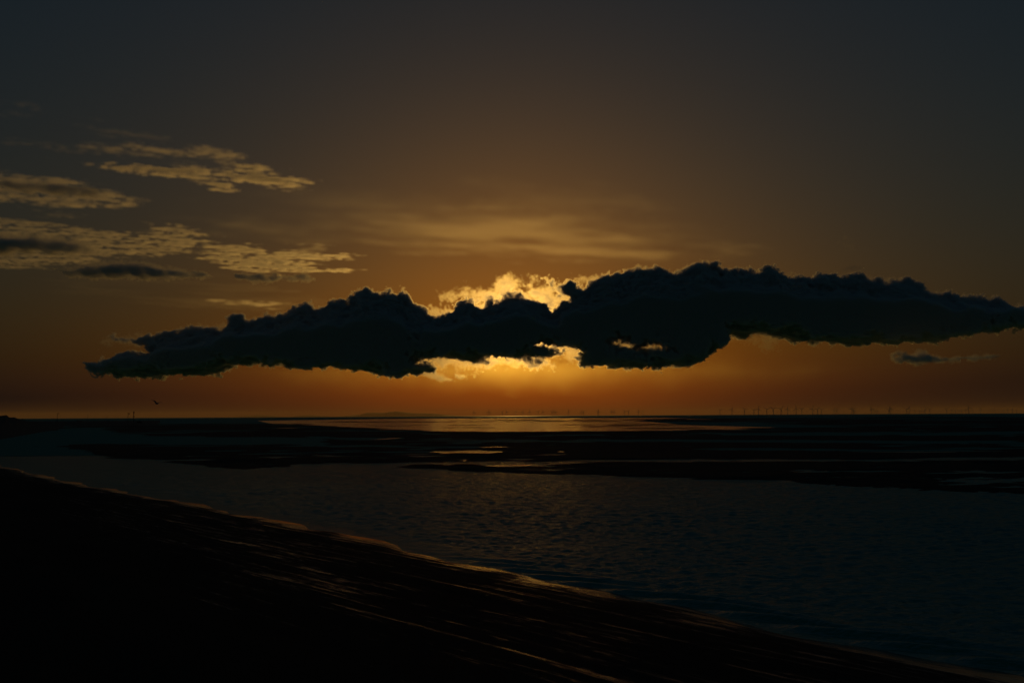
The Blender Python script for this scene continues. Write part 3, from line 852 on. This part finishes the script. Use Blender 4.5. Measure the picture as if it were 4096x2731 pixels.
tag(sheet('cirrus_cloud', 4200, 40, [
    fl(c4((-300,1030),(0,1020),(200,1035),(420,1040),(540,1080),(700,1095),(850,1085),(930,1055),(1060,1060),(1160,1090),(1240,1150),(1230,1195),(1050,1205),(900,1230),(700,1225),(560,1260),(350,1290),(0,1290),(-300,1290)), rho=.0046, cut=.35),
    fl(c4((1200,1200),(1330,1180),(1480,1170),(1560,1210),(1600,1230),(1740,1200),(1760,1215),(1640,1240),(1800,1255),(1900,1225),(2000,1215),(2040,1235),(1950,1265),(1840,1295),(2030,1325),(1900,1320),(1700,1325),(1500,1330),(1350,1290)), rho=.0090, cut=.3, st=(2.4, .7), turn=R(14)),
    fl(c4((1790,1190),(1890,1175),(1930,1185),(1830,1210)), rho=.0014, st=(2.4, .7), turn=R(14)),
], ((-350, 850), (1420, 1120)), (50, 75, 20), ICE), 'broad rippled cirrus field low on the left with a feathered right end', 'cloud', 'cirrus clouds on the left')
veil = dict(ragged=500, soft=1500, lo=300, hi=6000, beta=1.7, st=(2.2, 1.0), cut=.2, band=2.2, rho=.00022, turn=R(22))
tag(sheet('cirrostratus_veil', 6000, 120, [
    dict(veil, poly=[(900, 850), (1500, 830), (2100, 850), (2500, 900), (2950, 1010), (2600, 1040), (1900, 1010), (1300, 960), (950, 930)]),
    dict(veil, poly=[(1100, 760), (1900, 740), (2500, 800), (2800, 920), (2000, 960), (1300, 900)], rho=.00006),
], ((800, 700), (3100, 1080)), (140, 140, 60), ICE), 'faint golden veil of thin cloud arched above the cloud bank', 'cloud')
tag(sheet('cirrostratus_veil', 3600, 60, [
    dict(veil, poly=crop([(0,170),(500,170),(1000,230),(1400,300),(1840,350),(1500,420),(900,400),(300,300),(0,290)], 300, 1000, 1.68), rho=.00012, soft=700),
    fl(crop([(960,340),(1120,345),(1300,360),(1450,365),(1300,390),(1050,360)], 300, 1000, 1.68), st=(4, .7), turn=R(10)),
], ((-100, 1080), (1500, 1260)), (110, 140, 30), ICE), 'thin brownish cloud streaks low on the left above the bank', 'cloud')

# thin mist hanging below the bank, lit through by the sun
MIST = volume_material('thin_mist', (0.99, 0.97, 0.42), ((.6, .93), (.4, .75)))
mist = bank('mist', 25000, [dict(poly=[(900,1480),(1400,1400),(2050,1360),(2800,1390),(3500,1470),(3100,1560),(2050,1598),(1200,1560)], R=1800, w=900, rho=6.0e-5, grow=60, noise=[(300, 2500, 1.8, 90, False)])],
            ((700, 1604), (3700, 1320)), (100, 200, 60), MIST, 1200)
tag(mist, 'glowing thin mist under the bright middle of the cloud bank', 'mist', kind='stuff')

# small dark clouds
SMALL = [(60, 500, 1.7, 30, False), (50, 220, 1.4, 14, True)]
def lens(label, P, dist, rho=.004, group=None, grow=25, w=170, name='dark_cloud'):
    P = list(P)
    us, vs_ = [p[0] for p in P], [p[1] for p in P]
    o = bank(name, dist, [dict(poly=P, R=160, w=w, rho=rho, grow=grow, base=2500, noise=SMALL)],
             ((min(us) - 60, max(vs_) + 50), (max(us) + 60, min(vs_) - 50)), (28, 45, 16), CUMULUS, 420)
    tag(o, label, 'cloud', group)
G = 'small dark clouds'
lens('long dark lens-shaped cloud under the rippled cirrus field', [(250,1085),(330,1060),(430,1045),(530,1040),(600,1050),(680,1070),(760,1085),(820,1095),(760,1103),(600,1105),(430,1103),(300,1100)], 18000, .012, G)
lens('small dark cloud puff right of the lens-shaped cloud', [(955,1105),(1000,1095),(1050,1092),(1110,1100),(1090,1116),(1020,1118)], 18000, .012, G)
lens('tiny dark cloud scrap between the cirrus feathers and the bank', [(1125,1108),(1180,1104),(1225,1092),(1250,1112),(1200,1116)], 18000, .008, G)
lens('faint ragged dark cloud under the right end of the bank', [(3590,1396),(3650,1412),(3685,1398),(3740,1420),(3790,1437),(3700,1446),(3605,1442)], 18000, .014, G)
lens('thin dark cloud sliver under the far right of the bank', [(3815,1428),(3900,1415),(3975,1424),(3890,1438),(3830,1438)], 18000, .008, G)
lens('dark flat cloud across the top cirrus patch at left', c4((-250,775),(0,770),(200,780),(400,790),(560,820),(650,855),(560,870),(350,860),(150,845),(0,820),(-250,820)), 17000, .012, G, 10, 260)
lens('dark flat cloud shading the rippled cirrus at left', c4((-250,1090),(0,1085),(200,1095),(380,1110),(520,1150),(560,1190),(480,1220),(250,1205),(100,1215),(-250,1215)), 17000, .012, G, 10, 260)
lens('faint short slanted contrail high over the right of the bank', [(3365,940),(3370,938),(3382,965),(3393,990),(3388,992),(3376,968)], 16000, .0012, None, 5, 60, 'contrail')
lens('thin faint wisp just above the right of the bank', [(3392,1070),(3430,1067),(3500,1074),(3498,1079),(3430,1075)], 16000, .0008, None, 5, 80, 'cloud_wisp')
lens('small lit cloud tuft under the bright gap in the bank', c6((300,800),(380,790),(460,830),(515,870),(440,872),(350,850)), 21500, .003, None, 25, 170, 'cloud_tuft')
lens('tiny lit cloud tuft hanging below the bank', c6((540,840),(565,825),(600,845),(570,855)), 21500, .003, None, 25, 170, 'cloud_tuft')

# ------------------------------------------------------------------ the haze over the water
def haze_box(density):
    n = bpy.data.materials.new('haze')
    n.use_nodes = True
    t = n.node_tree
    t.nodes.clear()
    o = t.nodes.new('ShaderNodeOutputMaterial')
    v = t.nodes.new('ShaderNodeVolumePrincipled')
    v.inputs['Color'].default_value = (.90, .62, .34, 1)
    v.inputs['Density'].default_value = density
    v.inputs['Anisotropy'].default_value = .3
    t.links.new(v.outputs[0], o.inputs['Volume'])
    x, y0, y1, z0, z1 = 62500, -400, 62500, -3.0, 300.0
    vs_ = [(-x, y0, z0), (x, y0, z0), (x, y1, z0), (-x, y1, z0), (-x, y0, z1), (x, y0, z1), (x, y1, z1), (-x, y1, z1)]
    fs = [(3, 2, 1, 0), (4, 5, 6, 7), (0, 1, 5, 4), (1, 2, 6, 5), (2, 3, 7, 6), (3, 0, 4, 7)]
    tag(link_mesh('haze', vs_, fs, n), kind='stuff')
haze_box(1.2e-5)
